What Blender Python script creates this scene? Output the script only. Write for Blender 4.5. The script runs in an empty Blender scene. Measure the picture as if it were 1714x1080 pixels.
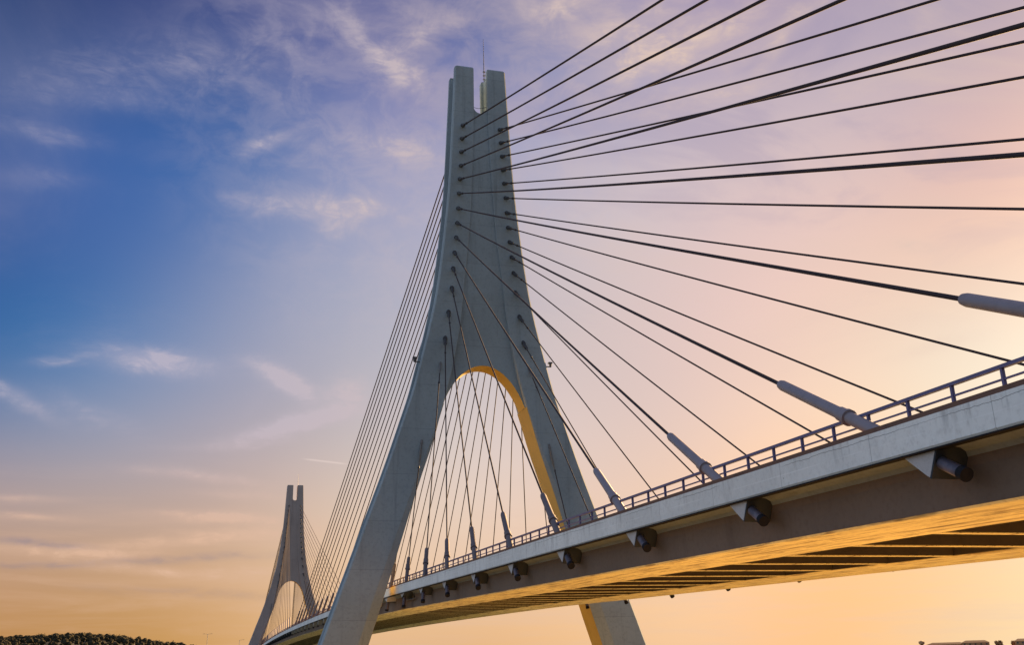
import bpy, bmesh, math, random
import numpy as np
from mathutils import Vector, Matrix

random.seed(7)
R = math.radians
scene = bpy.context.scene
col = scene.collection

# ------------------------------------------------------------------ helpers
def mesh_obj(name, verts, faces, mat, parent=None, smooth=None):
    me = bpy.data.meshes.new(name)
    me.from_pydata([tuple(v) for v in verts], [], [tuple(f) for f in faces])
    bm = bmesh.new(); bm.from_mesh(me)
    bmesh.ops.recalc_face_normals(bm, faces=bm.faces)
    bm.to_mesh(me); bm.free()
    if smooth is not None:
        me.polygons.foreach_set('use_smooth', [True] * len(me.polygons))
        me.set_sharp_from_angle(angle=R(smooth))
    me.materials.append(mat)
    o = bpy.data.objects.new(name, me); col.objects.link(o)
    if parent is not None: o.parent = parent
    return o

def tag(o, label=None, cat=None, group=None, kind=None):
    if label: o['label'] = label
    if cat: o['category'] = cat
    if group: o['group'] = group
    if kind: o['kind'] = kind
    return o

def thing(name, label, cat, loc=(0, 0, 0), group=None):
    o = bpy.data.objects.new(name, None); col.objects.link(o)
    o.location = loc; o.empty_display_size = .5
    return tag(o, label, cat, group)

class MB:
    """collects shapes for one mesh"""
    def __init__(s): s.v = []; s.f = []
    def add(s, v, f):
        n = len(s.v); s.v += [tuple(p) for p in v]; s.f += [tuple(i + n for i in q) for q in f]
    def box(s, x0, x1, y0, y1, z0, z1):
        v = [(x, y, z) for x in (x0, x1) for y in (y0, y1) for z in (z0, z1)]
        s.add(v, [(0, 1, 3, 2), (4, 6, 7, 5), (0, 4, 5, 1), (2, 3, 7, 6), (0, 2, 6, 4), (1, 5, 7, 3)])
    def loft(s, rings, caps=True, closed=False):
        n = len(rings[0]); v = [p for r in rings for p in r]; f = []
        for k in range(len(rings) - 1):
            for i in range(n):
                j = (i + 1) % n
                f.append((k * n + i, k * n + j, (k + 1) * n + j, (k + 1) * n + i))
        if caps:
            f.append(tuple(range(n - 1, -1, -1)))
            m = (len(rings) - 1) * n; f.append(tuple(range(m, m + n)))
        s.add(v, f)
    def tube(s, pts, radii, n=10, caps=True):
        pts = [Vector(p) for p in pts]
        if not hasattr(radii, '__len__'): radii = [radii] * len(pts)
        rings = []
        for k, p in enumerate(pts):
            a = pts[max(k - 1, 0)]; b = pts[min(k + 1, len(pts) - 1)]
            t = (b - a).normalized()
            u = t.cross(Vector((0, 0, 1)))
            if u.length < 1e-4: u = Vector((1, 0, 0))
            u.normalize(); w = t.cross(u)
            rings.append([p + (u * math.cos(2 * math.pi * i / n) + w * math.sin(2 * math.pi * i / n)) * radii[k] for i in range(n)])
        s.loft(rings, caps)
    def build(s, name, mat, parent=None, smooth=None):
        return mesh_obj(name, s.v, s.f, mat, parent, smooth)

def pchip(xs, ys):
    xs = np.array(xs, float); ys = np.array(ys, float)
    h = np.diff(xs); dl = np.diff(ys) / h
    m = np.zeros(len(xs)); m[0] = dl[0]; m[-1] = dl[-1]
    for i in range(1, len(xs) - 1):
        if dl[i - 1] * dl[i] > 0:
            w1 = 2 * h[i] + h[i - 1]; w2 = h[i] + 2 * h[i - 1]
            m[i] = (w1 + w2) / (w1 / dl[i - 1] + w2 / dl[i])
    def f(x):
        i = int(min(max(np.searchsorted(xs, x) - 1, 0), len(h) - 1))
        t = (x - xs[i]) / h[i]
        return float((1 + 2 * t) * (1 - t) ** 2 * ys[i] + t * (1 - t) ** 2 * h[i] * m[i] + t * t * (3 - 2 * t) * ys[i + 1] + t * t * (t - 1) * h[i] * m[i + 1])
    return f

def sstep(a, b, x):
    t = min(max((x - a) / (b - a), 0), 1); return t * t * (3 - 2 * t)

# ------------------------------------------------------------------ materials
class NT:
    def __init__(s, tree): s.t = tree; s.n = tree.nodes; s.l = tree.links
    def new(s, typ, **kw):
        n = s.n.new(typ)
        for k, v in kw.items(): setattr(n, k, v)
        return n
    def put(s, sock, v):
        if isinstance(v, bpy.types.NodeSocket): s.l.new(v, sock)
        elif v is not None: sock.default_value = v
    def math(s, op, a, b=None, c=None, clamp=False):
        n = s.new('ShaderNodeMath', operation=op); n.use_clamp = clamp
        for i, x in enumerate((a, b, c)):
            if x is not None: s.put(n.inputs[i], x)
        return n.outputs[0]
    def vec(s, op, a, b=None, scale=None):
        n = s.new('ShaderNodeVectorMath', operation=op)
        s.put(n.inputs[0], a)
        if b is not None: s.put(n.inputs[1], b)
        if scale is not None: s.put(n.inputs['Scale'], scale)
        return n.outputs['Value'] if op in ('DOT_PRODUCT', 'LENGTH') else n.outputs['Vector']
    def mix(s, f, a, b, typ='MIX'):
        n = s.new('ShaderNodeMix', data_type='RGBA', blend_type=typ)
        s.put(n.inputs[0], f); s.put(n.inputs[6], a); s.put(n.inputs[7], b)
        return n.outputs[2]
    def noise(s, vec, scale, detail=4, rough=.55, dist=0.):
        n = s.new('ShaderNodeTexNoise')
        s.put(n.inputs['Vector'], vec); n.inputs['Scale'].default_value = scale
        n.inputs['Detail'].default_value = detail; n.inputs['Roughness'].default_value = rough
        n.inputs['Distortion'].default_value = dist
        return n.outputs['Fac']
    def ramp(s, f, lo, hi):
        n = s.new('ShaderNodeMapRange'); n.interpolation_type = 'SMOOTHSTEP'
        s.put(n.inputs[0], f); n.inputs[1].default_value = lo; n.inputs[2].default_value = hi
        return n.outputs[0]
    def mapping(s, vec, scale=(1, 1, 1), loc=(0, 0, 0), rot=(0, 0, 0)):
        n = s.new('ShaderNodeMapping'); s.put(n.inputs['Vector'], vec)
        n.inputs['Scale'].default_value = scale; n.inputs['Location'].default_value = loc
        n.inputs['Rotation'].default_value = rot
        return n.outputs[0]

def rgba(c): return (c[0], c[1], c[2], 1)

def new_mat(name):
    m = bpy.data.materials.new(name); m.use_nodes = True
    t = NT(m.node_tree); b = t.n['Principled BSDF']
    co = t.new('ShaderNodeTexCoord').outputs['Object']
    return m, t, b, co

def concrete(name, base, dark, scale=1., joint=0, streak=None, spots=0., bump=.05, rough=.85, grain=None):
    m, t, b, co = new_mat(name)
    big = t.noise(co, .22 * scale, 5, .6)
    c = t.mix(t.ramp(big, .35, .7), rgba(base), rgba([x * .84 for x in base]))
    fine = t.noise(co, 6 * scale, 6, .65)
    c = t.mix(t.math('MULTIPLY', t.ramp(fine, .45, .75), .35), c, rgba(dark))
    # rain streaks running down
    sv = t.mapping(co, streak if streak else (1.6, 1.6, .07))
    st = t.noise(sv, 1., 5, .62)
    c = t.mix(t.math('MULTIPLY', t.ramp(st, .54, .74), .42), c, rgba(dark))
    if joint:
        z = t.new('ShaderNodeSeparateXYZ'); t.put(z.inputs[0], co)
        fr = t.math('FRACT', t.math('DIVIDE', z.outputs[2], joint))
        ln = t.math('LESS_THAN', fr, .03 / joint)
        c = t.mix(t.math('MULTIPLY', ln, .45), c, rgba([x * .6 for x in dark]))
        # each lift of the pour is a slightly different grey
        fl = t.math('FLOOR', t.math('DIVIDE', z.outputs[2], joint))
        wn = t.new('ShaderNodeTexWhiteNoise', noise_dimensions='1D'); t.put(wn.inputs['W'], fl)
        c = t.mix(t.math('MULTIPLY', wn.outputs[0], .12), c, rgba([x * .6 for x in base]))
    if spots:
        vn = t.new('ShaderNodeTexVoronoi'); t.put(vn.inputs['Vector'], t.mapping(co, (1.7, 1.7, .8)))
        vn.inputs['Scale'].default_value = 1.5
        d = t.math('ADD', vn.outputs['Distance'], t.math('MULTIPLY', t.noise(co, 14, 3), .12))
        sp = t.math('LESS_THAN', d, .105)
        gate = t.ramp(t.noise(co, .6, 2), .48, .6)
        c = t.mix(t.math('MULTIPLY', t.math('MULTIPLY', sp, gate), spots), c, (.015, .016, .018, 1))
    if grain:
        gn = t.noise(t.mapping(co, grain), 1., 6, .7, .6)
        c = t.mix(t.math('MULTIPLY', t.ramp(gn, .49, .61), .85), c, rgba(dark))
        pn = t.noise(t.mapping(co, (1.3, .25, 1)), 1., 4, .6)
        c = t.mix(t.math('MULTIPLY', t.ramp(pn, .60, .70), .7), c, rgba([x * .4 for x in dark]))
    t.put(b.inputs['Base Color'], c)
    b.inputs['Roughness'].default_value = rough
    bp = t.new('ShaderNodeBump'); bp.inputs['Strength'].default_value = .35; bp.inputs['Distance'].default_value = bump
    h = t.math('ADD', t.noise(co, 3.5 * scale, 6, .6), t.math('MULTIPLY', t.noise(co, .7, 2), 1.5))
    t.put(bp.inputs['Height'], h); t.put(b.inputs['Normal'], bp.outputs[0])
    return m

def paint(name, colr, rough=.45, metal=0., var=.25, dirt=(.05, .04, .035), scale=5.):
    m, t, b, co = new_mat(name)
    n = t.noise(co, scale, 5, .6)
    c = t.mix(t.math('MULTIPLY', t.ramp(n, .45, .75), var), rgba(colr), rgba(dirt))
    t.put(b.inputs['Base Color'], c)
    t.put(b.inputs['Roughness'], t.math('MULTIPLY_ADD', n, .25, rough - .1))
    b.inputs['Metallic'].default_value = metal
    return m

M = {}
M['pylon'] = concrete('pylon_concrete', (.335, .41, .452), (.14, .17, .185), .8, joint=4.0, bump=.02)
M['pylon2'] = concrete('hazed_pylon_concrete', (.47, .40, .37), (.28, .24, .22), .8, joint=4.0, bump=.02)  # pylon concrete with warm distance haze mixed into the colour
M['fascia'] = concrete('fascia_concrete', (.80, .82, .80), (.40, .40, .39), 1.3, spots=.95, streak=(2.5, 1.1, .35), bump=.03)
def fascia_marks(m):
    t = NT(m.node_tree); b = t.n['Principled BSDF']
    co = t.new('ShaderNodeTexCoord').outputs['Object']
    src = b.inputs['Base Color'].links[0].from_socket
    z = t.new('ShaderNodeSeparateXYZ'); t.put(z.inputs[0], co)
    rel = t.math('SUBTRACT', z.outputs[2], t.math('MULTIPLY', t.math('MINIMUM', z.outputs[1], 0.), .0188))
    # hairline crack wandering just under the top edge
    wig = t.math('MULTIPLY', t.math('SUBTRACT', t.noise(t.mapping(co, (.1, 1.4, .1)), 1., 6, .65), .5), .16)
    cr = t.math('LESS_THAN', t.math('ABSOLUTE', t.math('ADD', t.math('ADD', rel, .375), wig)), .006)
    gate = t.ramp(t.noise(t.mapping(co, (.1, .25, .1)), 1., 2), .42, .55)
    c = t.mix(t.math('MULTIPLY', t.math('MULTIPLY', cr, gate), .75), src, (.06, .06, .06, 1))
    # pale formwork line at mid height and board joints
    ln = t.math('LESS_THAN', t.math('ABSOLUTE', t.math('ADD', rel, .60)), .014)
    c = t.mix(t.math('MULTIPLY', ln, t.math('MULTIPLY', t.ramp(t.noise(t.mapping(co, (.1, .5, .1)), 1., 3), .4, .6), .4)), c, (.9, .92, .92, 1))
    fr = t.math('FRACT', t.math('DIVIDE', z.outputs[1], 3.9))
    c = t.mix(t.math('MULTIPLY', t.math('LESS_THAN', fr, .005), .45), c, (.14, .14, .14, 1))
    # dark runs below the kerb
    rn = t.noise(t.mapping(co, (.1, 3.2, .35)), 1., 5, .65)
    fade = t.ramp(rel, -.95, -.28)
    c = t.mix(t.math('MULTIPLY', t.math('MULTIPLY', t.ramp(rn, .56, .72), fade), .5), c, (.20, .20, .20, 1))
    t.put(b.inputs['Base Color'], c)
fascia_marks(M['fascia'])
M['deck'] = concrete('deck_concrete', (.42, .38, .33), (.20, .17, .14), 1., bump=.03)
M['soffit'] = concrete('girder_soffit', (.82, .76, .42), (.23, .17, .09), 1., streak=(2.0, .3, .5), grain=(5.5, .42, 5.5), bump=.03)  # ochre base carries part of the warm bounce from below
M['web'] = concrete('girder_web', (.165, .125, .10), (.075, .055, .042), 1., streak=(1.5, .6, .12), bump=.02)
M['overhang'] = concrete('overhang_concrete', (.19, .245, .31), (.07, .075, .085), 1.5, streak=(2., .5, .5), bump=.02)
M['glow_lining'] = concrete('arch_glow_tint', (.62, .44, .12), (.40, .27, .08), 1., bump=.02)  # orange bounce glow on the arch put into the base colour
M['crown'] = concrete('crown_glow_tint', (.72, .50, .12), (.46, .31, .08), 1., bump=.02)  # same painted glow, brighter at the crown
M['corbel'] = concrete('corbel_concrete', (.46, .46, .47), (.24, .23, .23), 2.5, bump=.02)
M['cable'] = paint('cable_sheath', (.048, .036, .040), .8, var=.4, dirt=(.07, .06, .06), scale=2.)
M['cable'].node_tree.nodes['Principled BSDF'].inputs['Specular IOR Level'].default_value = .15
M['pipe2'] = paint('dimmed_pipe_paint', (.15, .125, .135), .8, var=.3)  # darker copy of the pipe paint, offsets bright sunlit rims
M['beam'] = concrete('shaded_beam_concrete', (.065, .052, .045), (.03, .025, .022), 1.)  # shade under the deck put into a dark base colour
M['pipe'] = paint('guide_pipe_paint', (.245, .21, .228), .45, var=.3, dirt=(.15, .12, .12), scale=3.)
M['tube'] = paint('anchor_tube_paint', (.06, .055, .08), .55, var=.6, dirt=(.20, .17, .21), scale=3.5)
M['socket'] = paint('socket_steel', (.05, .052, .06), .5, var=.3)
M['cap'] = paint('black_cap', (.016, .017, .023), .8, var=.3)
M['plate'] = paint('shaded_end_plate', (.04, .05, .065), .6, var=.3)
for k_ in ('cap', 'plate'): M[k_].node_tree.nodes['Principled BSDF'].inputs['Specular IOR Level'].default_value = .05
M['fairing'] = paint('socket_fairing', (.17, .175, .18), .6, var=.3)
M['rail'] = paint('blue_rail_paint', (.085, .082, .20), .4, var=.35, dirt=(.10, .07, .08), scale=3.)
M['curb'] = paint('rusty_kerb', (.15, .075, .05), .7, var=.5, dirt=(.05, .035, .03), scale=2.5)
M['steel'] = paint('dark_steel', (.09, .09, .10), .5)
M['galv'] = paint('galvanised_steel', (.30, .30, .31), .45, metal=.4)
M['asphalt'] = paint('asphalt', (.05, .05, .052), .85, var=.3, scale=20.)

# ------------------------------------------------------------------ measures (metres; y runs along the bridge, near pylon at the origin)
YC = .53                     # centre of the near pylon
SPAN = 256.0
YC2 = YC + SPAN
HT = 1.56                    # half thickness of a pylon leg
AX = 7.44                    # cable planes at deck level
PITCH = 7.80
G = .0188

def zdeck(y):
    if y < 0: return G * y
    t = (y - 128.5) / 128.5
    if y > 257: return -G * (y - 257)
    return .80 * (1 - t * t)

TOWER_X = [5.83, 4.14, 3.69, 3.37, 3.04, 2.91, 2.76, 2.60, 2.48, 2.38, 2.30, 2.20, 2.09, 2.04, 1.96, 1.87]
TOWER_Z = [11.76, 18.98, 21.39, 23.94, 26.33, 28.29, 29.89, 31.44, 32.93, 34.47, 36.04, 37.57, 39.01, 40.50, 41.97, 43.42]
DIST = [3.9 + PITCH * i for i in range(16)]
DIST_SIDE = DIST[:12] + [97.0, 100.3, 103.4, 106.5]

W_OUT = pchip([-26, -5.35, -1.7, 2.9, 5.4, 8, 11, 13.7, 16.8, 19, 20.8, 23.2, 26.2, 30, 33, 36.5, 40, 42.8, 45, 47.5, 51],
              [21.3, 14.05, 12.78, 11.15, 10.3, 9.35, 8.33, 7.47, 6.5, 5.96, 5.53, 4.98, 4.42, 3.92, 3.6, 3.27, 3.06, 2.92, 2.82, 2.7, 2.56])
_ARCH2 = pchip([0, .38, 1.2, 1.84, 2.54, 3.6, 4.89, 6.04, 8.24, 11.1, 15.3, 19.9, 24.1, 46], [0, 1.8, 5.4, 8.0, 10.6, 14., 17.2, 19.8, 26, 36.6, 53.5, 75.7, 100, 285])
ZAP = 19.2
def w_in(z): return math.sqrt(max(_ARCH2(ZAP - z), 0)) if z < ZAP else 0
CREASE = pchip([15, 18.8, 23.3, 28.3, 31.5, 36, 41, 44, 51], [3.95, 3.0, 2.2, 1.70, 1.34, 1.05, .82, .72, .68])

# ------------------------------------------------------------------ pylons
def build_pylon(yc, label, top_gear):
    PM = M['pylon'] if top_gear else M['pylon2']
    p = thing('pylon', label, 'bridge pylon', (0, yc, -23), 'pylons carrying the stay cables')
    off = Vector((0, 0, 23))
    zs = [-26, -20, -14, -10, -6, -3, -1, 1, 3, 5, 7, 9, 11, 12.5, 14, 15, 16, 17, 18, 19, 20, 21, 22, 23, 24.5, 26, 27.5, 29, 31, 33, 35, 37, 39, 41, 43, 44.6, 45.1, 46, 47.5, 49, 50.08, 50.2]
    for sg in (1, -1):
        rings = []
        for z in zs:
            W = W_OUT(z); N = w_in(z) if z < 15.4 else CREASE(z)
            h = HT; ins = .07 if z > 50.1 else 0.
            W -= ins; N += ins; h = h - ins
            ch = .13
            gd = .80 if z > 16 else max(.22, .80 - (16 - z) * .04)
            gi = .26 if z >= 45.1 else .004
            fl = .56
            ci = .05 if z > 15 else .05 + min(.85, (15 - z) * .05); ciy = ci * .45 + .02
            poly = [(W - ch, -h), (W, -h + ch), (W, -h + fl), (W - gd, -h + fl + .06), (W - gd, h - fl - .06), (W, h - fl), (W, h - ch), (W - ch, h),
                    (N + ci, h), (N, h - ciy), (N, h - fl), (N + gi, h - fl - .05), (N + gi, -h + fl + .05), (N, -h + fl), (N, -h + ciy), (N + ci, -h)]
            rings.append([Vector((sg * x, y, z)) + off for x, y in poly])
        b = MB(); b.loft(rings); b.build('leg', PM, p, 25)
    # infill panel between the legs, recessed behind their faces, arch below and slot above
    b = MB()
    rows = [15.42, 16.0, 16.6, 17.2, 17.7, 18.1, 18.45, 18.75, 18.95, 19.08, 19.16, ZAP] + [20 + k for k in range(0, 25, 2)] + [45.1] + [45.12, 45.17, 45.24, 45.34, 45.46, 45.6, 45.78]
    for sg in (1, -1):
        pr = None
        for z in rows:
            x0 = w_in(z) if z < ZAP else (0 if z <= 45.1 else math.sqrt(max(0, .7 ** 2 - (45.8 - z) ** 2)))
            x1 = max(CREASE(z) + .22, x0 + .02)
            hs = 1.03 + .36 * sstep(19.2, 27, z)
            q = [Vector((sg * x0, -hs, z)) + off, Vector((sg * x1, -hs, z)) + off, Vector((sg * x1, hs, z)) + off, Vector((sg * x0, hs, z)) + off]
            if pr is not None:
                v = pr + q
                f = [(0, 1, 5, 4), (2, 3, 7, 6), (1, 2, 6, 5)]
                if x0 > 0 or pz > 45.05 or z <= ZAP: f.append((3, 0, 4, 7))
                b.add(v, f)
            pr = q; pz = z
    b.build('infill_panel', PM, p, 25)
    # added lining round the inside of the arch, bounce glow in its colour
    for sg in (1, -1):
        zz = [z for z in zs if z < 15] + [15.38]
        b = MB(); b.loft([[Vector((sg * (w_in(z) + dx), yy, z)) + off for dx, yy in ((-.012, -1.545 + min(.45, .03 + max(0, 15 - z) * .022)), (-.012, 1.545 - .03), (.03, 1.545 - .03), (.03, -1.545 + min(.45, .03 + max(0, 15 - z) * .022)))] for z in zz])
        b.build('arch_glow_lining', M['glow_lining'], p, 25)
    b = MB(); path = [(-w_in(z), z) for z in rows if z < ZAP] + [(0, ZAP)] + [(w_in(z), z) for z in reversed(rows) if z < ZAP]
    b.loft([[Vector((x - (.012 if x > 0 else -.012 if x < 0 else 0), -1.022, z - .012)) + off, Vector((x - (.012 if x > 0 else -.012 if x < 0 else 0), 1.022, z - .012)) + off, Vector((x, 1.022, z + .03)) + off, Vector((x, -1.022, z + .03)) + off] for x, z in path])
    b.build('arch_crown_glow', M['crown'], p, 25)
    # pile cap in the river
    b = MB(); b.box(-25, 25, -5, 5, -2.5, 5.6); b.build('pile_cap', M['deck'], p)
    if top_gear:
        # lightning mast with clamps on the right prong
        b = MB(); b.tube([Vector((1.02, .9, 49.6)) + off, Vector((1.02, .9, 51.6)) + off, Vector((1.0, .9, 55.4)) + off], [.05, .045, .018], 8)
        b.build('lightning_mast', M['steel'], p, 40)
        for z in (50.5, 50.95, 51.4):
            b = MB(); b.box(.9, 1.16, .82, .98, z + 23, z + 23.07)
            b.build('mast_clamp', M['galv'], p)
        # wire hanging across the slot
        b = MB(); b.tube([Vector((-.95 + 1.9 * k / 8, -.4, 46.6 - .35 * (1 - ((k - 4) / 4) ** 2))) + off for k in range(9)], .022, 6)
        b.build('slot_wire', M['steel'], p, 40)
        # floodlights clamped to the outer edges
        for sg, z in ((-1, 19.2), (1, 19.4)):
            x = W_OUT(z) * sg
            b = MB(); b.box(min(x, x + sg * .55), max(x, x + sg * .55), -1.2, -1.08, z + 22.95, z + 23.03)
            b.tube([(x + sg * .5, -1.14, z + 23.0), (x + sg * .5, -1.14, z + 23.35)], [.10, .16], 10)
            b.box(min(x + sg * .3, x + sg * .66), max(x + sg * .3, x + sg * .66), -1.3, -.95, z + 23.3, z + 23.42)
            b.build('floodlight', M['steel'], p)
        # cast joint box near the foot of the legs
    else:
        b = MB(); b.tube([Vector((.95, .9, 49.6)) + off, Vector((.95, .9, 54.6)) + off], [.05, .02], 6)
        b.build('lightning_mast', M['steel'], p, 40)
    return p

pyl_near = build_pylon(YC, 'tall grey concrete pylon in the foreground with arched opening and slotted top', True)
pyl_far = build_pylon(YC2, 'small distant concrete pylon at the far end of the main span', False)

# ------------------------------------------------------------------ deck
deck = thing('bridge_deck', 'concrete bridge deck with pale fascia and deep twin girders hung from the cables', 'bridge deck', (0, 0, 0))
YA, YB = -150.0, 400.0
ys = list(np.unique(np.round(np.concatenate([np.arange(YA, 0, 5.0), np.arange(0, 257.1, 4.0), np.arange(257, YB + .1, 6.5)]), 3)))

def sweep(name, prof, mat, parent=deck, smooth=None, y0=YA, y1=YB):
    yy = [y0] + [y for y in ys if y0 < y < y1] + [y1]
    b = MB(); b.loft([[(x, y, zdeck(y) + z) for x, z in prof] for y in yy]); return b.build(name, mat, parent, smooth)

for sg in (-1, 1):
    m = lambda pts: [(sg * x, z) for x, z in pts]; cf = sg * .055
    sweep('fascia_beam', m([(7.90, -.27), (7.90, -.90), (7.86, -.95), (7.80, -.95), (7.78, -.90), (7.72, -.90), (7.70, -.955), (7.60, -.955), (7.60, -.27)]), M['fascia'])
    sweep('kerb', m([(7.875, -.268), (7.875, -.155), (7.82, -.14), (7.05, -.135), (7.05, -.268)]), M['curb'])
    sweep('fascia_shadow_strip', m([(7.915, -.952), (7.915, -.985), (7.70, -.99), (7.70, -.957), (7.80, -.952)]), M['cap'])  # dark strip standing in for the shadow line under the fascia
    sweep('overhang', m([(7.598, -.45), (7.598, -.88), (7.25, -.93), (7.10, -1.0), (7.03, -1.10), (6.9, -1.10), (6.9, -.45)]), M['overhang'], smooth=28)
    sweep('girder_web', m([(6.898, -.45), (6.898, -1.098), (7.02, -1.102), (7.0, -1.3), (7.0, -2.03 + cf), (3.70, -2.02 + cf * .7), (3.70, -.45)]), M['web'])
    sweep('inner_shade_sheet', m([(3.697, -.63), (3.697, -2.0 + cf * .7), (3.66, -2.0 + cf * .7), (3.66, -.63)]), M['beam'])  # dark sheet over the girder's inner face, in the beams' painted shade
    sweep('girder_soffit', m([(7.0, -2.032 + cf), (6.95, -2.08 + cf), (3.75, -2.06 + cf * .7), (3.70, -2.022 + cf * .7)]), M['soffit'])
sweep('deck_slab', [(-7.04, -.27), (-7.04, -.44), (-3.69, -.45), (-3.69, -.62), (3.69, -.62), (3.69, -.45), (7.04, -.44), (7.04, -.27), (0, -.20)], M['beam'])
sweep('road_surface', [(-6.2, -.226), (6.2, -.226), (6.2, -.20), (0, -.17), (-6.2, -.20)], M['asphalt'])

b = MB(); b.tube([(-7.22, -1.2, -1.02), (-7.22, -1.2, -1.42), (-7.22, -1.5, -1.5), (-7.22, -5.6, -1.58), (-7.22, -5.9, -1.5), (-7.22, -5.9, -1.15)], .05, 8)
b.build('drain_pipe', M['steel'], deck, 50)
proto = None
k = 0
y = YC2 + 105.0
ybeams = [YC + 3.9 * j for j in range(-29, 63)]
for yb in ybeams:
    if proto is None:
        b = MB(); b.box(-3.655, 3.655, -.2, .2, -1.976, -.63)
        b.box(-3.655, 3.655, -.26, .26, -.72, -.625)
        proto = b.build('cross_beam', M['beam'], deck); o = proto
        b = MB(); b.box(-3.655, 3.655, -.15, .15, -2.0, -1.974); fproto = b.build('lit_underside_strip', M['soffit'], o)  # pale strip paints the lit underside of each beam
    else:
        o = proto.copy(); col.objects.link(o); o.parent = deck
        fl = fproto.copy(); col.objects.link(fl); fl.parent = o
    o.location = (0, yb, zdeck(yb))

# ------------------------------------------------------------------ stay cables and their corbels
ORD = ['first', 'second', 'third', 'fourth', 'fifth', 'sixth', 'seventh', 'eighth', 'ninth', 'tenth', 'eleventh', 'twelfth', 'thirteenth', 'fourteenth', 'fifteenth', 'outermost']
corbel_proto = {}
ncorb = 0
def add_corbel(A, d, dsgn, sg, i):
    """wedge block under the deck overhang, its end face square to the cable"""
    global ncorb
    key = (i, dsgn, sg)
    if key in corbel_proto:
        src = corbel_proto[key]
        o = src.copy(); col.objects.link(o); o.parent = deck
        for ch in src.children:
            q = ch.copy(); col.objects.link(q); q.parent = o
    else:
        s = -d                                         # down the cable, away from the pylon
        hy = math.hypot(s.y, s.x); tan = -s.z / max(hy, 1e-3)
        # the cable axis at the depth of the end face
        zc = -1.27; ya = zc / s.z * s.y; xa = zc / s.z * s.x
        sy = 1 if s.y > 0 else -1
        n = Vector((0, s.y, s.z)).normalized()
        up = Vector((0, -n.z * sy, n.y * sy)); up = up if up.z > 0 else -up
        c = Vector((0, ya, zc))
        pb = c - up * .32; 
        pt = c + up * ((-.86 - c.z) / max(up.z, .25))
        pt.z = -.86
        st = Vector((0, min(abs(pb.y) - .9, abs(pt.y) - .9) * sy, -.89))
        x0, x1 = sg * 7.0, sg * 7.80
        tri = [pt, pb, pb - n * .10 + Vector((0, 0, -.0)), st]
        b = MB(); b.loft([[Vector((x, q.y, q.z)) for q in tri] for x in (x0, x1)])
        o = b.build('anchor_corbel', M['corbel'], deck)
        # dark plate over the end face, the tube's shade put into its colour
        pl = [pt + up * -.02, c - up * .33, c - up * .33 + n * .05, pt + up * -.02 + n * .05]
        b = MB(); b.loft([[Vector((x, q.y, q.z)) for q in pl] for x in (sg * 7.02, sg * 7.815)])
        b.build('shaded_end_plate', M['plate'], o)
        corbel_proto[key] = o
    o.location = (0, A.y, A.z)
    ncorb += 1

def stay(yc, dsgn, sg, i, label, group, far):
    dist = (DIST_SIDE if (yc == YC and dsgn < 0) or (yc != YC and dsgn > 0) else DIST)[i]
    ya = yc + dsgn * dist
    A = Vector((sg * AX, ya, zdeck(ya)))
    T = Vector((sg * TOWER_X[i], yc + dsgn * (HT - .02), TOWER_Z[i]))
    L = (T - A).length; d = (T - A).normalized()
    sag = .0016 * L
    root = thing('stay_cable', label, 'stay cable', A, group)
    P = lambda s: A * 0 + d * s - Vector((0, 0, 4 * sag * (s / L) * (1 - s / L)))     # point s metres up from the deck anchor
    plen = 1.67 + .34 * (i + 1)
    rc = .045 + .0013 * i
    nseg = 12 if not far else 6
    b = MB(); b.tube([P(plen - .15 + (L - plen + .15 - .3) * k / nseg) for k in range(nseg + 1)], rc, 10 if not far else 6)
    b.build('sheath', M['cable'], root, 60)
    # guide pipe standing on the deck, with a collar
    rp = .155
    s0 = -.35 / max(d.z, .2)
    if far:
        b = MB(); b.tube([P(s0), P(plen - .12), P(plen)], [rp, rp, rc * 1.3], 8); b.build('guide_pipe', M['pipe2'], root, 50)
    else:
        cs = .95
        b = MB(); b.tube([P(s0), P(cs), P(plen - .18), P(plen - .03), P(plen)], [rp, rp, rp * .97, rp * .8, rc * 1.15], 18)
        pm = M['pipe' if i > 5 else 'pipe2']; gp = b.build('guide_pipe', pm, root, 40)
        b = MB(); b.tube([P(cs - .01), P(cs), P(cs + .10), P(cs + .11), P(cs + .42), P(cs + .45)], [rp * .9, rp * 1.36, rp * 1.36, rp * 1.2, rp * 1.17, rp * .9], 18)
        b.build('collar', pm, gp, 40)
        # tube below the deck that takes the anchor head
        s1 = -1.30 / d.z; s2 = s1 - (.78 if sg < 0 else 1.05)
        b = MB(); b.tube([P(s1 + .12), P(s2 + .1), P(s2), P(s2 + .02)], [.135, .135, .135, .11], 18)
        at = b.build('anchor_tube', M['tube'], root, 40)
        b = MB(); b.tube([P(s2 + .14), P(s2 - .035)], [.152, .152], 18); b.build('end_cap', M['cap'], at, 40)
    # socket on the pylon face, with damper sleeve
    sl = 1.15 + (1.1 if i == 0 else 0)
    b = MB()
    k = .62 if i < 2 else 1.
    b.tube([P(L + .25), P(L - .09), P(L - .11), P(L - sl * .75), P(L - sl * .76), P(L - sl)], [.21 * k, .21 * k, .165 * k, .15 * k, .12 * k, rc * 1.1], 12 if not far else 6)
    so = b.build('socket', M['socket' if i > 1 else 'fairing'], root, 40)
    if not far:
        b = MB(); b.tube([P(L - 2.35), P(L - 2.2)], rc * 1.9, 10); b.build('clamp', M['socket'], root, 40)
    if not (far and sg > 0) and not (far and dsgn > 0):
        add_corbel(A, d, dsgn, sg, i)
    return root

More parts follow.
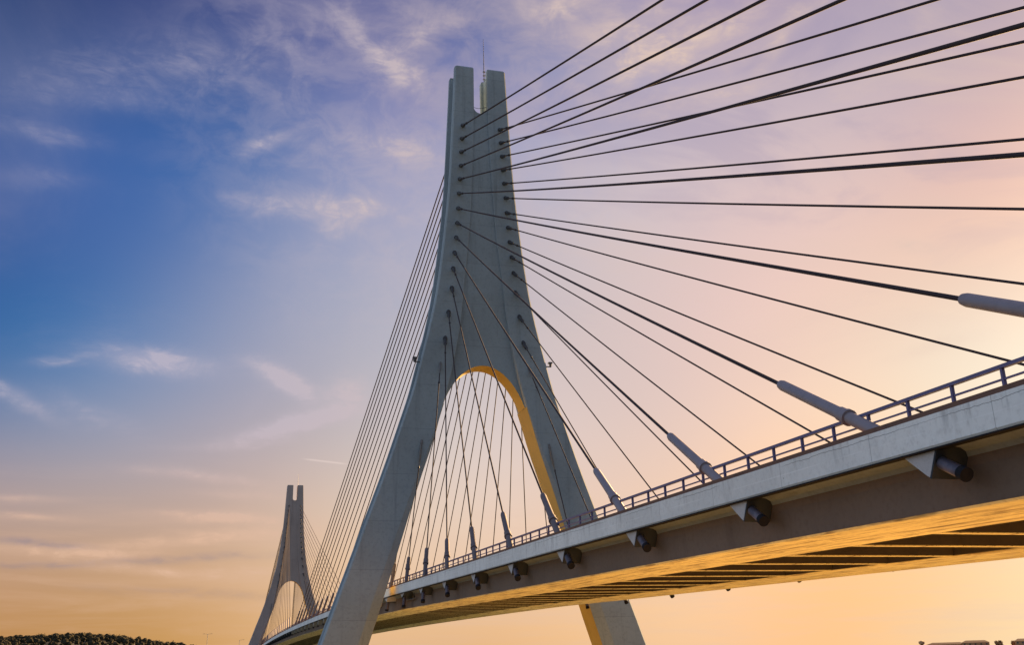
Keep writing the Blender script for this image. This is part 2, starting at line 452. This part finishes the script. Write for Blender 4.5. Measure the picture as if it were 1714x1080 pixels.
for i in range(16):
    o = ORD[i]
    tl = {8: ', thick collared pipe', 9: ', cut by frame'}.get(i, '')
    stay(YC, -1, -1, i, f'{o} dark stay cable out from foreground pylon, viewer side, near deck edge{tl}', 'near edge cables on the viewer side of the foreground pylon', False)
    stay(YC, -1, 1, i, f'{o} dark stay cable out from foreground pylon, viewer side, far deck edge', 'far edge cables on the viewer side of the foreground pylon', False)
    stay(YC, 1, -1, i, f'{o} dark stay cable out behind foreground pylon, left of its leg, near deck edge', 'near edge cables behind the foreground pylon', False)
    stay(YC, 1, 1, i, f'{o} dark stay cable out behind foreground pylon, through its arch, far deck edge', 'far edge cables behind the foreground pylon', True)
    stay(YC2, -1, -1, i, f'{o} thin stay cable out from distant pylon, viewer side, near deck edge', 'near edge cables on the viewer side of the distant pylon', True)
    stay(YC2, -1, 1, i, f'{o} thin stay cable out from distant pylon, viewer side, far deck edge', 'far edge cables on the viewer side of the distant pylon', True)
    stay(YC2, 1, -1, i, f'{o} thin stay cable out behind the distant pylon, near deck edge', 'near edge cables behind the distant pylon', True)
    stay(YC2, 1, 1, i, f'{o} thin stay cable out behind the distant pylon, far deck edge', 'far edge cables behind the distant pylon', True)

# ------------------------------------------------------------------ railings
SP = 1.4645
def railing(sg, label):
    r = thing('bridge_railing', label, 'railing', (sg * 7.30, 0, 0), 'blue railings along the deck edges')
    yy = [YA] + [y for y in ys if YA < y < YB] + [YB]
    b = MB(); b.loft([[(x, y, zdeck(y) + z) for x, z in ((-.05, .355), (.05, .355), (.05, .43), (.0, .44), (-.05, .43))] for y in yy]); b.build('top_rail', M['rail'], r)
    b = MB(); b.loft([[(x, y, zdeck(y) + z) for x, z in ((-.018, .12), (.018, .12), (.018, .16), (-.018, .16))] for y in yy]); b.build('mid_rail', M['rail'], r)
    b = MB(); b.box(-.035, .035, -.03, .03, -.15, .36); b.box(-.08, .08, -.08, .08, -.148, -.125)
    proto = b.build('post', M['rail'], r)
    n0 = -28; y00 = -67.03; rest = MB(); cnt = 0
    for k in range(-40, 310):
        y = y00 + SP * k
        if not YA < y < YB: continue
        if -108 < y < 38 and cnt < 100:
            o = proto if cnt == 0 else proto.copy()
            if cnt: col.objects.link(o); o.parent = r
            o.location = (0, y, zdeck(y)); cnt += 1
        elif y >= 38 or y <= -108:
            z = zdeck(y)
            rest.box(-.035, .035, y - .03, y + .03, z - .15, z + .36)
    tag(rest.build('distant_posts', M['rail'], r), kind='stuff')
    return r
railing(-1, 'blue steel railing with evenly spaced posts along the near deck edge')
railing(1, 'blue steel railing along the far deck edge, mostly hidden by the deck')

# ------------------------------------------------------------------ ground, water, hills
def value_noise(x, y, s):
    x /= s; y /= s
    xi, yi = math.floor(x), math.floor(y); fx, fy = x - xi, y - yi
    fx = fx * fx * (3 - 2 * fx); fy = fy * fy * (3 - 2 * fy)
    h = lambda a, b: ((math.sin(a * 127.1 + b * 311.7) * 43758.5453) % 1)
    return (h(xi, yi) * (1 - fx) + h(xi + 1, yi) * fx) * (1 - fy) + (h(xi, yi + 1) * (1 - fx) + h(xi + 1, yi + 1) * fx) * fy

def ground_h(x, y):
    near = -8.2 - 7.0 * sstep(-84, -35, y) - 4.5 * sstep(-25, 15, y) - 7 * sstep(24, 60, y)
    z = near + 12.5 * sstep(235, 330, y) * 1.0 + 3.5 * sstep(330, 430, y)
    z += (value_noise(x, y, 14) - .5) * .9 + (value_noise(x + 40, y, 4) - .5) * .3
    return z

m, t, b, co = new_mat('dry_ground')
n1 = t.noise(co, .05, 6, .6); n2 = t.noise(co, 1.2, 6, .65)
grass = t.mix(t.ramp(n1, .4, .65), (.045, .055, .022, 1), (.085, .075, .035, 1))
bounce_sand = t.mix(t.ramp(n1, .4, .65), (.60, .43, .21, 1), (.54, .38, .17, 1))
bounce_sand = t.mix(t.math('MULTIPLY', t.ramp(n2, .55, .8), .3), bounce_sand, (.30, .20, .11, 1))
xyz = t.new('ShaderNodeSeparateXYZ'); t.put(xyz.inputs[0], co)
wob = t.math('MULTIPLY', t.math('SUBTRACT', n1, .5), 8)
# unseen bright sand strip, added under the side span to bounce warm light
ex = t.ramp(t.math('ABSOLUTE', t.math('SUBTRACT', t.math('ADD', xyz.outputs[0], wob), -1.)), 11.5, 7.5)
ey = t.ramp(t.math('ABSOLUTE', t.math('SUBTRACT', t.math('ADD', xyz.outputs[1], wob), -56.)), 64., 48.)
c = t.mix(t.math('MULTIPLY', ex, ey), grass, bounce_sand)
t.put(b.inputs['Base Color'], c); b.inputs['Roughness'].default_value = .9
M['ground'] = m
gx = sorted(set([-6000, -3000, -1500, -800, -500, -350] + list(range(-250, 251, 8)) + [350, 500, 800, 1500, 3000, 6000]))
gy = sorted(set([-3000, -1500, -700, -400, -280] + list(range(-200, 461, 8)) + [560, 700, 1000, 1500, 2500, 5000, 12000]))
v = [(x, y, ground_h(x, y)) for y in gy for x in gx]
nx = len(gx)
f = [(j * nx + i, j * nx + i + 1, (j + 1) * nx + i + 1, (j + 1) * nx + i) for j in range(len(gy) - 1) for i in range(nx - 1)]
tag(mesh_obj('ground', v, f, M['ground'], None, 60), kind='structure')

m, t, b, co = new_mat('river_water')
b.inputs['Base Color'].default_value = (.03, .045, .045, 1); b.inputs['Roughness'].default_value = .12
b.inputs['IOR'].default_value = 1.33
bp = t.new('ShaderNodeBump'); bp.inputs['Strength'].default_value = .6; bp.inputs['Distance'].default_value = .3
t.put(bp.inputs['Height'], t.noise(t.mapping(co, (1, .5, 1)), .8, 5, .6)); t.put(b.inputs['Normal'], bp.outputs[0])
M['water'] = m
tag(mesh_obj('water', [(-7000, -2000, -23), (7000, -2000, -23), (7000, 12500, -23), (-7000, 12500, -23)], [(0, 1, 2, 3)], m), kind='structure')

CAM = Vector((-21.766, -85.526, -6.102))
# wooded ridge on the far left
ridge = pchip([-40, -25, -16, -12, -10.3, -8.5, -7.1, -5.5, -4, -2.8, -1.6, 0, 3, 6], [.95, 1.3, 1.5, 1.60, 1.58, 1.64, 1.70, 1.61, 1.44, 1.26, 1.08, .66, -.3, -1.0])
def ridge_z(az, dd):
    top = CAM.z + 1300 * math.tan(R(ridge(az))) - 5.5
    return -14 + (top + 14) * math.exp(-((dd - 1300) / 240.) ** 2)
v = []; azs = [(-40 + 46 * i / 92) for i in range(93)]; dds = [850 + 45 * j for j in range(24)]
for az in azs:
    for dd in dds:
        v.append((CAM.x + math.sin(R(az)) * dd, CAM.y + math.cos(R(az)) * dd, ridge_z(az, dd)))
nd = len(dds)
f = [(i * nd + j, i * nd + j + 1, (i + 1) * nd + j + 1, (i + 1) * nd + j) for i in range(len(azs) - 1) for j in range(nd - 1)]
m, t, b, co = new_mat('hill_scrub')
c = t.mix(t.ramp(t.noise(co, .05, 5, .6), .4, .65), (.03, .03, .016, 1), (.06, .05, .028, 1))
t.put(b.inputs['Base Color'], c); b.inputs['Roughness'].default_value = .95
tag(mesh_obj('hills', v, f, m, None, 60), kind='structure')

m, t, b, co = new_mat('foliage')
c = t.mix(t.ramp(t.noise(co, .09, 4, .6), .35, .68), (.032, .031, .018, 1), (.052, .046, .026, 1))
t.put(b.inputs['Base Color'], c); b.inputs['Roughness'].default_value = .95; b.inputs['Specular IOR Level'].default_value = .1
M['foliage'] = m
wv, wf = [], []
rnd = random.Random(3)
def leaf_clump(verts, faces, c, r, n, leaf, flat=.8):
    for _ in range(n):
        while True:
            p = Vector((rnd.uniform(-1, 1), rnd.uniform(-1, 1), rnd.uniform(-1, 1)))
            if .25 < p.length < 1: break
        q = Vector((c[0] + p.x * r, c[1] + p.y * r, c[2] + p.z * r * flat))
        a = Vector((rnd.gauss(0, 1), rnd.gauss(0, 1), rnd.gauss(0, 1))).normalized()
        e = a.cross(Vector((rnd.gauss(0, 1), rnd.gauss(0, 1), rnd.gauss(0, 1)))).normalized()
        s = leaf * rnd.uniform(.6, 1.3); k = len(verts)
        verts += [tuple(q + a * s), tuple(q + e * s), tuple(q - a * s), tuple(q - e * s * .8)]
        faces.append((k, k + 1, k + 2, k + 3))
ib = bmesh.new(); bmesh.ops.create_icosphere(ib, subdivisions=2, radius=1); ib.verts.ensure_lookup_table()
IV = [tuple(q.co) for q in ib.verts]; IF = [tuple(q.index for q in p.verts) for p in ib.faces]; ib.free()
for _ in range(2400):
    az = rnd.uniform(-18, 1.5); dd = rnd.gauss(1270, 90)
    if dd > 1400: continue
    x = CAM.x + math.sin(R(az)) * dd; y = CAM.y + math.cos(R(az)) * dd; z = ridge_z(az, dd)
    r = rnd.choice((1.0, 1.3, 1.6, 2.0, 2.4, 3.2)) * rnd.uniform(.85, 1.15); k = len(wv); sq = rnd.uniform(.75, 1.05)
    for p in IV:
        f_ = r * (1 + rnd.uniform(-.22, .10))
        wv.append((x + p[0] * f_, y + p[1] * f_, z + r * .9 + p[2] * f_ * sq))
    wf += [tuple(a + k for a in q) for q in IF]
    leaf_clump(wv, wf, (x, y, z + r), r * 1.32, 44, .42)
tag(mesh_obj('forest', wv, wf, M['foliage']), 'dark bushy wood covering the low ridge at the lower left', 'forest', kind='stuff')

# ------------------------------------------------------------------ lamp masts on the far bank
def lamp(px_az, dist, top_el, arms, label):
    x = CAM.x + math.sin(R(px_az)) * dist; y = CAM.y + math.cos(R(px_az)) * dist
    zt = CAM.z + dist * math.tan(R(top_el)); zb = ground_h(x, y) - .3
    o = thing('street_lamp', label, 'street lamp', (x, y, zb), 'lamp masts on the far bank')
    h = zt - zb
    b = MB(); b.tube([(0, 0, 0), (0, 0, h * .5), (0, 0, h)], [.22, .16, .10], 8); b.build('pole', M['galv'], o, 50)
    for a in arms:
        b = MB(); b.tube([(0, 0, h - .25), (a * .9, 0, h - .05), (a * 1.7, 0, h)], [.06, .05, .05], 6); b.build('arm', M['galv'], o, 50)
        b = MB(); b.loft([[(a * 1.5, -.2, h - .02), (a * 1.5, .2, h - .02), (a * 1.5, .12, h + .14), (a * 1.5, -.12, h + .14)], [(a * 2.4, -.16, h - .0), (a * 2.4, .16, h - .0), (a * 2.4, .08, h + .08), (a * 2.4, -.08, h + .08)]])
        b.build('lamp_head', M['steel'], o)
lamp(-.52, 560, 1.55, (-1, 1), 'tall double armed lamp mast just right of the wooded ridge')
lamp(1.12, 560, 1.22, (1,), 'shorter single armed lamp mast beside the distant pylon foot')

# ------------------------------------------------------------------ buildings on the far right
M['render'] = concrete('hazed_render', (.50, .26, .12), (.35, .18, .09), .6, bump=.02)  # sunlit haze over the shore put into the wall colour
M['render2'] = concrete('hazed_render2', (.46, .28, .14), (.33, .19, .10), .6, bump=.02)  # second wall colour with the haze painted in
M['bark'] = paint('bark', (.10, .07, .05), .9)
M['shore_leaf'] = paint('hazed_leaves', (.30, .16, .06), .8, var=.5, dirt=(.16, .10, .04), scale=.6)  # orange haze put into the leaf colour, as on the houses
M['tile'] = paint('hazed_roof_tile', (.38, .17, .075), .8)  # roof colour warmed for the same haze
M['glass'] = paint('window_glass', (.04, .05, .06), .15, var=.1)
def building(az, dist, wdt, top_el, kind, label):
    x = CAM.x + math.sin(R(az)) * dist; y = CAM.y + math.cos(R(az)) * dist
    zb = ground_h(x, y) - 2.0; h = CAM.z + dist * math.tan(R(top_el)) - zb
    o = thing('apartment_building' if kind != 'tower' else 'water_tower', label, 'building' if kind != 'tower' else 'water tower', (x, y, zb), 'buildings on the far right shore' if kind != 'tower' else None)
    o.rotation_euler.z = -R(az)
    w = wdt / 2; dp = 7
    if kind == 'tower':
        b = MB(); b.tube([(0, 0, 0), (0, 0, h - 4.2)], [1.5, 1.2], 12); b.build('shaft', M['render2'], o, 40)
        b = MB(); b.tube([(0, 0, h - 4.4), (0, 0, h - 3.2), (0, 0, h - .8), (0, 0, h)], [1.3, 3.0, 3.1, 1.0], 14); b.build('tank', M['render2'], o, 40)
        return
    b = MB(); b.box(-w, w, -dp, dp, 0, h - 1.0); b.build('wall', M['render' if kind != 'gable2' else 'render2'], o)
    b = MB()
    if kind in ('gable', 'gable2'):
        b.loft([[(-w - .6, -dp - .5, h - 1.0), (-w - .6, dp + .5, h - 1.0), (-w * .7, 0, h + 1.2)], [(w + .6, -dp - .5, h - 1.0), (w + .6, dp + .5, h - 1.0), (w * .7, 0, h + 1.2)]])
        b.build('roof', M['tile'], o)
    else:
        b.box(-w - .3, w + .3, -dp - .3, dp + .3, h - .998, h - .3); b.box(-w * .3, w * .1, -2, 2, h - .302, h + 1.4)
        b.build('roof', M['render'], o)
    nfl = max(2, int(h / 3.2)); nw = max(2, int(wdt / 4.5))
    wp = None
    cnt = 0
    for fl in range(nfl - 1, -1, -1):
        for k in range(nw):
            zz = 1.2 + fl * 3.1
            if zz + 1.6 > h - 1.3 or cnt >= 24: continue
            xx = -w + wdt * (k + .5) / nw
            if wp is None:
                bb = MB(); bb.box(-.75, .75, -.06, .02, 0, 1.4); wp = bb.build('window', M['glass'], o); q = wp
            else:
                q = wp.copy(); col.objects.link(q); q.parent = o
            q.location = (xx, -dp - .02, zz); cnt += 1
building(36.95, 1230, 6, .29, 'tower', 'thin water tower with wider tank above the right shore roofs')
building(38.1, 1240, 40, .12, 'gable2', 'long low brown house right of the water tower')
building(39.45, 1180, 26, .18, 'gable', 'orange hazed house with a long tiled roof beside the rounded tree')
building(41.7, 1120, 18, .20, 'gable', 'rightmost orange hazed house of the shore skyline with tiled roof')
def tree(az, dist, top_el, rw, label):
    x = CAM.x + math.sin(R(az)) * dist; y = CAM.y + math.cos(R(az)) * dist
    zb = ground_h(x, y) - .5; h = CAM.z + dist * math.tan(R(top_el)) - zb
    o = thing('tree', label, 'tree', (x, y, zb), 'trees on the right shore')
    b = MB(); b.tube([(0, 0, 0), (.2, 0, h * .35), (0, .2, h * .7)], [.5, .35, .15], 8)
    b.tube([(.2, 0, h * .33), (rw * .4, .5, h * .62)], [.22, .08], 6); b.tube([(.2, 0, h * .3), (-rw * .4, -.4, h * .6)], [.2, .08], 6)
    b.build('trunk', M['bark'], o, 50)
    vv, ff = [], []
    for k in range(16):
        a = rnd.uniform(0, 6.28); rr = rw * .62 * math.sqrt(rnd.random()); zz = h - 2.2 - rnd.random() * h * .42
        leaf_clump(vv, ff, (math.cos(a) * rr, math.sin(a) * rr * .8, zz - (rr / rw) ** 2 * h * .14), rnd.uniform(1.5, 2.4), 70, .42)
    mesh_obj('crown', vv, ff, M['shore_leaf'], o)
tree(40.5, 1160, .31, 6.0, 'round crowned tree standing in the gap between two orange houses')
tree(42.2, 1120, .35, 5.0, 'ragged tree at the right edge beside the last orange house')
tree(38.9, 1200, .20, 5.0, 'bushy tree between the low brown house and the orange house')
tree(37.3, 1225, .14, 4.5, 'low bushy tree just right of the water tower')
tree(41.2, 1140, .24, 4.0, 'small bushy tree left of the rightmost orange house')
tree(36.3, 1220, .13, 4.0, 'low bushy tree just left of the water tower')

# ------------------------------------------------------------------ sun and sky
SUN_AZ, SUN_EL = 48.0, 17.0
EXPO = 2.0
sd = Vector((math.sin(R(SUN_AZ)) * math.cos(R(SUN_EL)), math.cos(R(SUN_AZ)) * math.cos(R(SUN_EL)), math.sin(R(SUN_EL))))
L = bpy.data.lights.new('sun', 'SUN'); L.energy = 5.0; L.angle = R(.6); L.color = (1, .62, .28)
so = bpy.data.objects.new('sun', L); col.objects.link(so)
so.rotation_euler = (-sd).to_track_quat('-Z', 'Y').to_euler()

SKY = [(-14.8, 33.0, 52, 74, 124), (-4.8, 33.8, 66, 84, 138), (6.4, 35.6, 86, 96, 152), (16.8, 35.4, 112, 120, 168), (25.4, 34.0, 160, 152, 184), (35.4, 32.6, 182, 166, 184), (46.7, 30.9, 196, 174, 182), (-13.4, 24.3, 72, 100, 158), (-7.4, 26.8, 68, 102, 164), (0.2, 26.1, 100, 124, 174), (7.4, 28.3, 140, 146, 186), (10.4, 22.7, 172, 172, 194), (20.3, 26.9, 190, 182, 198), (31.1, 27.2, 208, 188, 193), (39.8, 27.3, 208, 184, 188), (45.4, 23.3, 234, 196, 184), (-12.6, 18.9, 69, 104, 160), (-5.0, 19.8, 92, 122, 174), (2.6, 20.4, 150, 158, 188), (7.6, 17.9, 180, 178, 192), (21.5, 22.4, 208, 193, 197), (32.0, 20.8, 233, 201, 193), (43.1, 19.1, 247, 211, 186), (43.9, 14.8, 250, 232, 210), (-11.9, 14.1, 96, 124, 168), (-4.4, 13.4, 152, 158, 180), (1.2, 15.0, 168, 166, 182), (5.7, 12.4, 190, 180, 184), (24.5, 14.1, 226, 200, 192), (34.8, 15.8, 243, 212, 192), (-11.4, 9.9, 150, 148, 164), (-4.2, 10.5, 164, 156, 168), (1.5, 9.7, 190, 170, 168), (-10.9, 6.3, 196, 160, 134), (-3.8, 6.5, 202, 170, 146), (5.2, 7.2, 226, 196, 170), (-10.4, 2.3, 188, 142, 98), (-3.6, 3.4, 200, 156, 110), (1.6, 2.2, 218, 172, 124), (12.6, 8.8, 228, 206, 192), (15.7, 11.0, 225, 205, 196), (11.2, 1.7, 232, 188, 144), (17.1, 1.9, 240, 194, 148), (26.8, 1.6, 252, 203, 156), (36.0, 2.2, 255, 204, 148), (41.2, 3.1, 255, 214, 162), (40.8, 0.6, 252, 219, 174)]
# the rest of the sky dome, outside the picture: (azimuth, elevation, r, g, b linear radiance)
REST = [(60, 3, 1.5, .85, .40), (60, 16, 1.9, 1.25, .70), (75, 8, 1.1, .62, .32), (60, 32, .75, .55, .52), (90, 25, .42, .36, .42), (110, 6, .32, .25, .24),
        (150, 8, .23, .31, .42), (150, 30, .20, .29, .42), (190, 8, .23, .31, .44), (190, 30, .21, .29, .44), (230, 8, .38, .46, .60), (230, 30, .34, .44, .62),
        (270, 6, .80, .92, 1.10), (270, 28, .72, .88, 1.12), (305, 5, .62, .68, .76), (305, 25, .44, .56, .82), (335, 5, .50, .32, .16), (335, 25, .065, .125, .33),
        (0, 55, .08, .12, .28), (50, 55, .40, .34, .46), (120, 55, .18, .20, .33), (240, 55, .34, .42, .60), (300, 55, .36, .46, .68), (0, 88, .12, .16, .32),
        (0, -20, .20, .16, .10), (50, -20, .3, .2, .1), (120, -20, .1, .09, .08), (200, -20, .06, .06, .06), (280, -20, .1, .09, .08), (0, -70, .05, .05, .05)]
def lin(c): c /= 255.; return c / 12.92 if c <= .04045 else ((c + .055) / 1.055) ** 2.4
def dvec(az, el): return (math.sin(R(az)) * math.cos(R(el)), math.cos(R(az)) * math.cos(R(el)), math.sin(R(el)))
SK = 1 / (2 ** EXPO * .15)
dirs, cols, kap = [], [], []
for az, el, r, g, bb in SKY:
    dirs.append(dvec(az, el)); cols.append((lin(r), lin(g), lin(bb))); kap.append(1 / R(5.6) ** 2)
for az, el, r, g, bb in REST:
    dirs.append(dvec(az, el)); cols.append((r, g, bb)); kap.append(1 / R(17) ** 2)
D = np.array(dirs); C0 = np.array(cols); K = np.array(kap)
A = np.exp((D @ D.T - 1) * K[None, :]); A /= A.sum(1, keepdims=True)
reg = .02
coef = np.linalg.solve(A.T @ A + reg ** 2 * np.eye(len(D)), A.T @ C0 + reg ** 2 * C0)

w = bpy.data.worlds.new('World'); scene.world = w; w.use_nodes = True
t = NT(w.node_tree)
bg = t.n['Background']; bg.inputs['Strength'].default_value = .15
dv = t.vec('NORMALIZE', t.new('ShaderNodeTexCoord').outputs['Generated'])
wsum = None; csum = None
for i in range(len(D)):
    dt = t.vec('DOT_PRODUCT', dv, tuple(D[i]))
    wi = t.math('EXPONENT', t.math('MULTIPLY_ADD', dt, float(K[i]), -float(K[i])))
    ci = t.vec('SCALE', tuple(coef[i]), scale=wi)
    wsum = wi if wsum is None else t.math('ADD', wsum, wi)
    csum = ci if csum is None else t.vec('ADD', csum, ci)
base = t.vec('SCALE', csum, scale=t.math('DIVIDE', 1.0, wsum))
base = t.vec('MAXIMUM', base, (.01, .01, .01))
sky_col = base
# cirrus: (azimuth, elevation, half length, half width in degrees, tilt, strength; below zero is a dark streak)
WISPS = [(-4.3,15.9,2.61,0.61,-3,0.85),(-9.4,15.4,1.20,0.26,10,0.3),(2.9,15.0,1.71,0.52,-27,1.25),(3.7,12.7,3.26,0.48,14,1.25),(6.6,14.4,1.0,0.9,70,.35),(6.2,14.1,1.33,1.00,41,0.3),(-1.5,9.7,2.97,0.27,-5,0.55),(0.9,8.8,2.38,0.22,-1,0.3),(0.2,7.6,3.15,0.28,-2,0.7),(-10.2,8.3,1.66,0.19,-1,0.35),(-10.0,7.4,1.80,0.17,-2,0.3),(7.0,33.9,2.67,0.9,-39,0.2),(9.6,32.6,1.46,0.81,-28,0.35),(9.1,28.5,3.16,0.9,-2,0.36),(3.5,24.9,3.60,0.60,-0,0.40),(6.4,24.4,2.02,0.7,32,0.38),(1.3,28.4,1.47,0.36,27,0.45),(-11.5,27.0,2.35,0.5,-2,0.15),(-12.0,24.5,2.35,0.5,4,0.13),(-8.1,29.5,3.49,0.6,6,0.15),(-4.9,31.7,7.30,1.5,16,0.15),(-11.1,13.3,2.14,0.40,-21,0.45),(-7.4,12.9,2.38,0.60,-17,0.16),(24.6,33.7,3.49,1.59,23,0.35),(29.2,33.5,3.71,0.68,15,0.4),(34.9,33.6,3.49,0.52,24,0.35),(28.9,30.4,4.13,0.70,6,0.3),(26.0,32.2,3.86,0.58,3,0.3),(39.5,20.6,1.33,0.38,-23,0.35),(39.7,15.1,2.04,0.35,9,0.25),(19.6,35.7,1.62,0.52,6,0.3),(33.6,32.6,1.78,0.42,51,0.3),(-7.8,5.7,4.26,0.37,-2,0.6),(-1.4,6.4,3.98,0.28,4,0.5),(-3.7,4.8,4.19,0.27,-4,0.5),(1.8,4.8,2.52,0.25,-0,0.28),(1.4,6.9,3.47,0.25,2,0.3),(-9.3,6.1,2.23,0.19,-3,-0.38),(-2.2,5.4,4.54,0.21,3,-0.24),(-9.1,5.0,3.04,0.19,1,-0.22),(-1.2,3.7,5.49,0.24,-2,-0.12),(0.5,11.5,2.86,0.25,5,0.25),(10.4,34.5,1.97,0.52,25,0.25)]
sx = t.new('ShaderNodeSeparateXYZ'); t.put(sx.inputs[0], dv)
dz = t.math('ADD', t.math('MAXIMUM', sx.outputs[2], 0.), .10)
cp = t.new('ShaderNodeCombineXYZ'); t.put(cp.inputs[0], t.math('DIVIDE', sx.outputs[0], dz)); t.put(cp.inputs[1], t.math('DIVIDE', sx.outputs[1], dz))
plane = cp.outputs[0]                                   # point where the view ray meets the cloud deck
wn = t.new('ShaderNodeTexNoise'); t.put(wn.inputs['Vector'], dv); wn.inputs['Scale'].default_value = 9.; wn.inputs['Detail'].default_value = 5
warp = t.vec('SCALE', t.vec('SUBTRACT', wn.outputs['Color'], (.5, .5, .5)), scale=.020)
dw = t.vec('ADD', dv, warp)
fib = t.ramp(t.noise(t.mapping(dv, (38, 38, 130)), 1., 6, .62, .8), .30, .68)
fib2 = t.ramp(t.noise(t.mapping(dv, (26, 26, 34)), 1., 7, .62, .5), .36, .66)
light = None; dark = None
for az, el, a, bb, th, st in WISPS:
    c = Vector(dvec(az, el)); e1 = Vector((math.cos(R(az)), -math.sin(R(az)), 0)); e2 = e1.cross(c)
    if e2.z < 0: e2 = -e2
    u = e1 * math.cos(R(th)) + e2 * math.sin(R(th)); vv = e2 * math.cos(R(th)) - e1 * math.sin(R(th))
    u = u / math.sin(R(a)); vv = vv / math.sin(R(bb))
    du = t.math('SUBTRACT', t.vec('DOT_PRODUCT', dw, tuple(u)), float(u.dot(c)))
    dn = t.math('SUBTRACT', t.vec('DOT_PRODUCT', dw, tuple(vv)), float(vv.dot(c)))
    # lopsided across: crisp below, feathered above
    g = t.math('MULTIPLY', t.math('EXPONENT', t.math('MULTIPLY', t.math('ADD', t.math('MULTIPLY', du, du), t.math('MULTIPLY', dn, dn)), -1.)), abs(st) * 1.45)
    if st > 0: light = g if light is None else t.math('ADD', light, g)
    else: dark = g if dark is None else t.math('ADD', dark, g)
elv = sx.outputs[2]
# thin general veil, stronger to the upper middle and right, banded near the horizon
v1 = t.ramp(t.noise(t.mapping(plane, (1.5, .8, 1), rot=(0, 0, .5)), 1.3, 8, .62, .9), .46, .78)
v2 = t.ramp(t.noise(t.mapping(dv, (5, 5, 60)), 1., 6, .6, .4), .42, .72)
veil_az = t.ramp(t.vec('DOT_PRODUCT', dv, dvec(62, 30)), .45, .93)
veil = t.math('ADD', t.math('MULTIPLY', v1, t.math('MULTIPLY_ADD', veil_az, .06, .10)), t.math('MULTIPLY', t.math('MULTIPLY', v2, t.ramp(elv, .20, .09)), .26))
mott = t.math('MULTIPLY', fib2, t.math('MULTIPLY', t.ramp(t.vec('DOT_PRODUCT', dv, dvec(11, 31)), .955, .996), .19))
mod = t.math('MULTIPLY_ADD', t.math('MULTIPLY', fib, fib2), .95, .48)
alpha = t.math('ADD', t.math('MULTIPLY', light, mod), t.math('ADD', veil, mott))
alpha = t.math('MINIMUM', alpha, .85)
mo = t.noise(t.mapping(plane, (1.1, 1.9, 1), rot=(0, 0, -.35)), 1.6, 8, .6, .7)
up_right = t.math('MULTIPLY', t.ramp(elv, .24, .52), veil_az)
base = t.mix(t.math('MULTIPLY', t.ramp(mo, .50, .34), t.math('MULTIPLY', up_right, .40)), base, (.36, .31, .45, 1))
alpha = t.math('ADD', alpha, t.math('MULTIPLY', t.ramp(mo, .50, .70), t.math('MULTIPLY', up_right, .50)))
high = t.ramp(elv, .10, .24)
warm_az = t.ramp(t.vec('DOT_PRODUCT', dv, dvec(50, 18)), .60, .95)
ccol = t.mix(high, (.76, .49, .34, 1), (.50, .46, .56, 1))
ccol = t.mix(warm_az, ccol, (.74, .56, .48, 1))
sky_col = t.mix(alpha, base, ccol)
dk = t.math('MULTIPLY', dark, t.math('MULTIPLY_ADD', fib, .8, .5))
sky_col = t.mix(t.math('MINIMUM', dk, .6), sky_col, (.26, .22, .27, 1))
# aircraft trail
p1 = Vector(dvec(4.1, 10.80)); p2 = Vector(dvec(6.45, 10.55)); cc = ((p1 + p2) / 2).normalized(); uu = (p2 - p1).normalized(); nn = cc.cross(uu).normalized()
du = t.math('MULTIPLY', t.math('SUBTRACT', t.vec('DOT_PRODUCT', dv, tuple(uu)), float(uu.dot(cc))), 1 / R(1.15))
dn = t.math('MULTIPLY', t.vec('DOT_PRODUCT', dv, tuple(nn)), 1 / R(.045))
tr = t.math('EXPONENT', t.math('MULTIPLY', t.math('ADD', t.math('POWER', t.math('ABSOLUTE', du), 6.), t.math('MULTIPLY', dn, dn)), -1.))
sky_col = t.mix(t.math('MULTIPLY', tr, .45), sky_col, (.88, .72, .66, 1))
# a little of the physical sky under it
ns = t.new('ShaderNodeTexSky', sky_type='NISHITA'); ns.sun_disc = False
ns.sun_elevation = R(SUN_EL); ns.sun_rotation = R(SUN_AZ); ns.air_density = 1.0; ns.dust_density = 2.0
final = t.mix(.985, t.vec('SCALE', ns.outputs[0], scale=.12), t.vec('SCALE', sky_col, scale=SK))
t.put(bg.inputs['Color'], final)

# ------------------------------------------------------------------ camera and view
cam = bpy.data.cameras.new('camera'); co_ = bpy.data.objects.new('camera', cam); col.objects.link(co_)
cam.sensor_fit = 'HORIZONTAL'; cam.sensor_width = 36.0; cam.lens = 1674.736 / 1714 * 36
cam.clip_start = .1; cam.clip_end = 40000
Rm = Matrix(((0.96268234, -0.06342918, -0.26309591), (-0.26953625, -0.31217941, -0.9109853), (-0.02435008, 0.94790335, -0.31762607)))
co_.matrix_world = Matrix.Translation(CAM) @ Rm.to_4x4()
scene.camera = co_
vs = scene.view_settings
vs.view_transform = 'Standard'; vs.look = 'None'; vs.exposure = EXPO; vs.gamma = 1; vs.use_curve_mapping = False
scene.render.engine = 'CYCLES'
scene.cycles.max_bounces = 8; scene.cycles.diffuse_bounces = 5
scene.cycles.sample_clamp_indirect = 8
scene.cycles.use_denoising = True
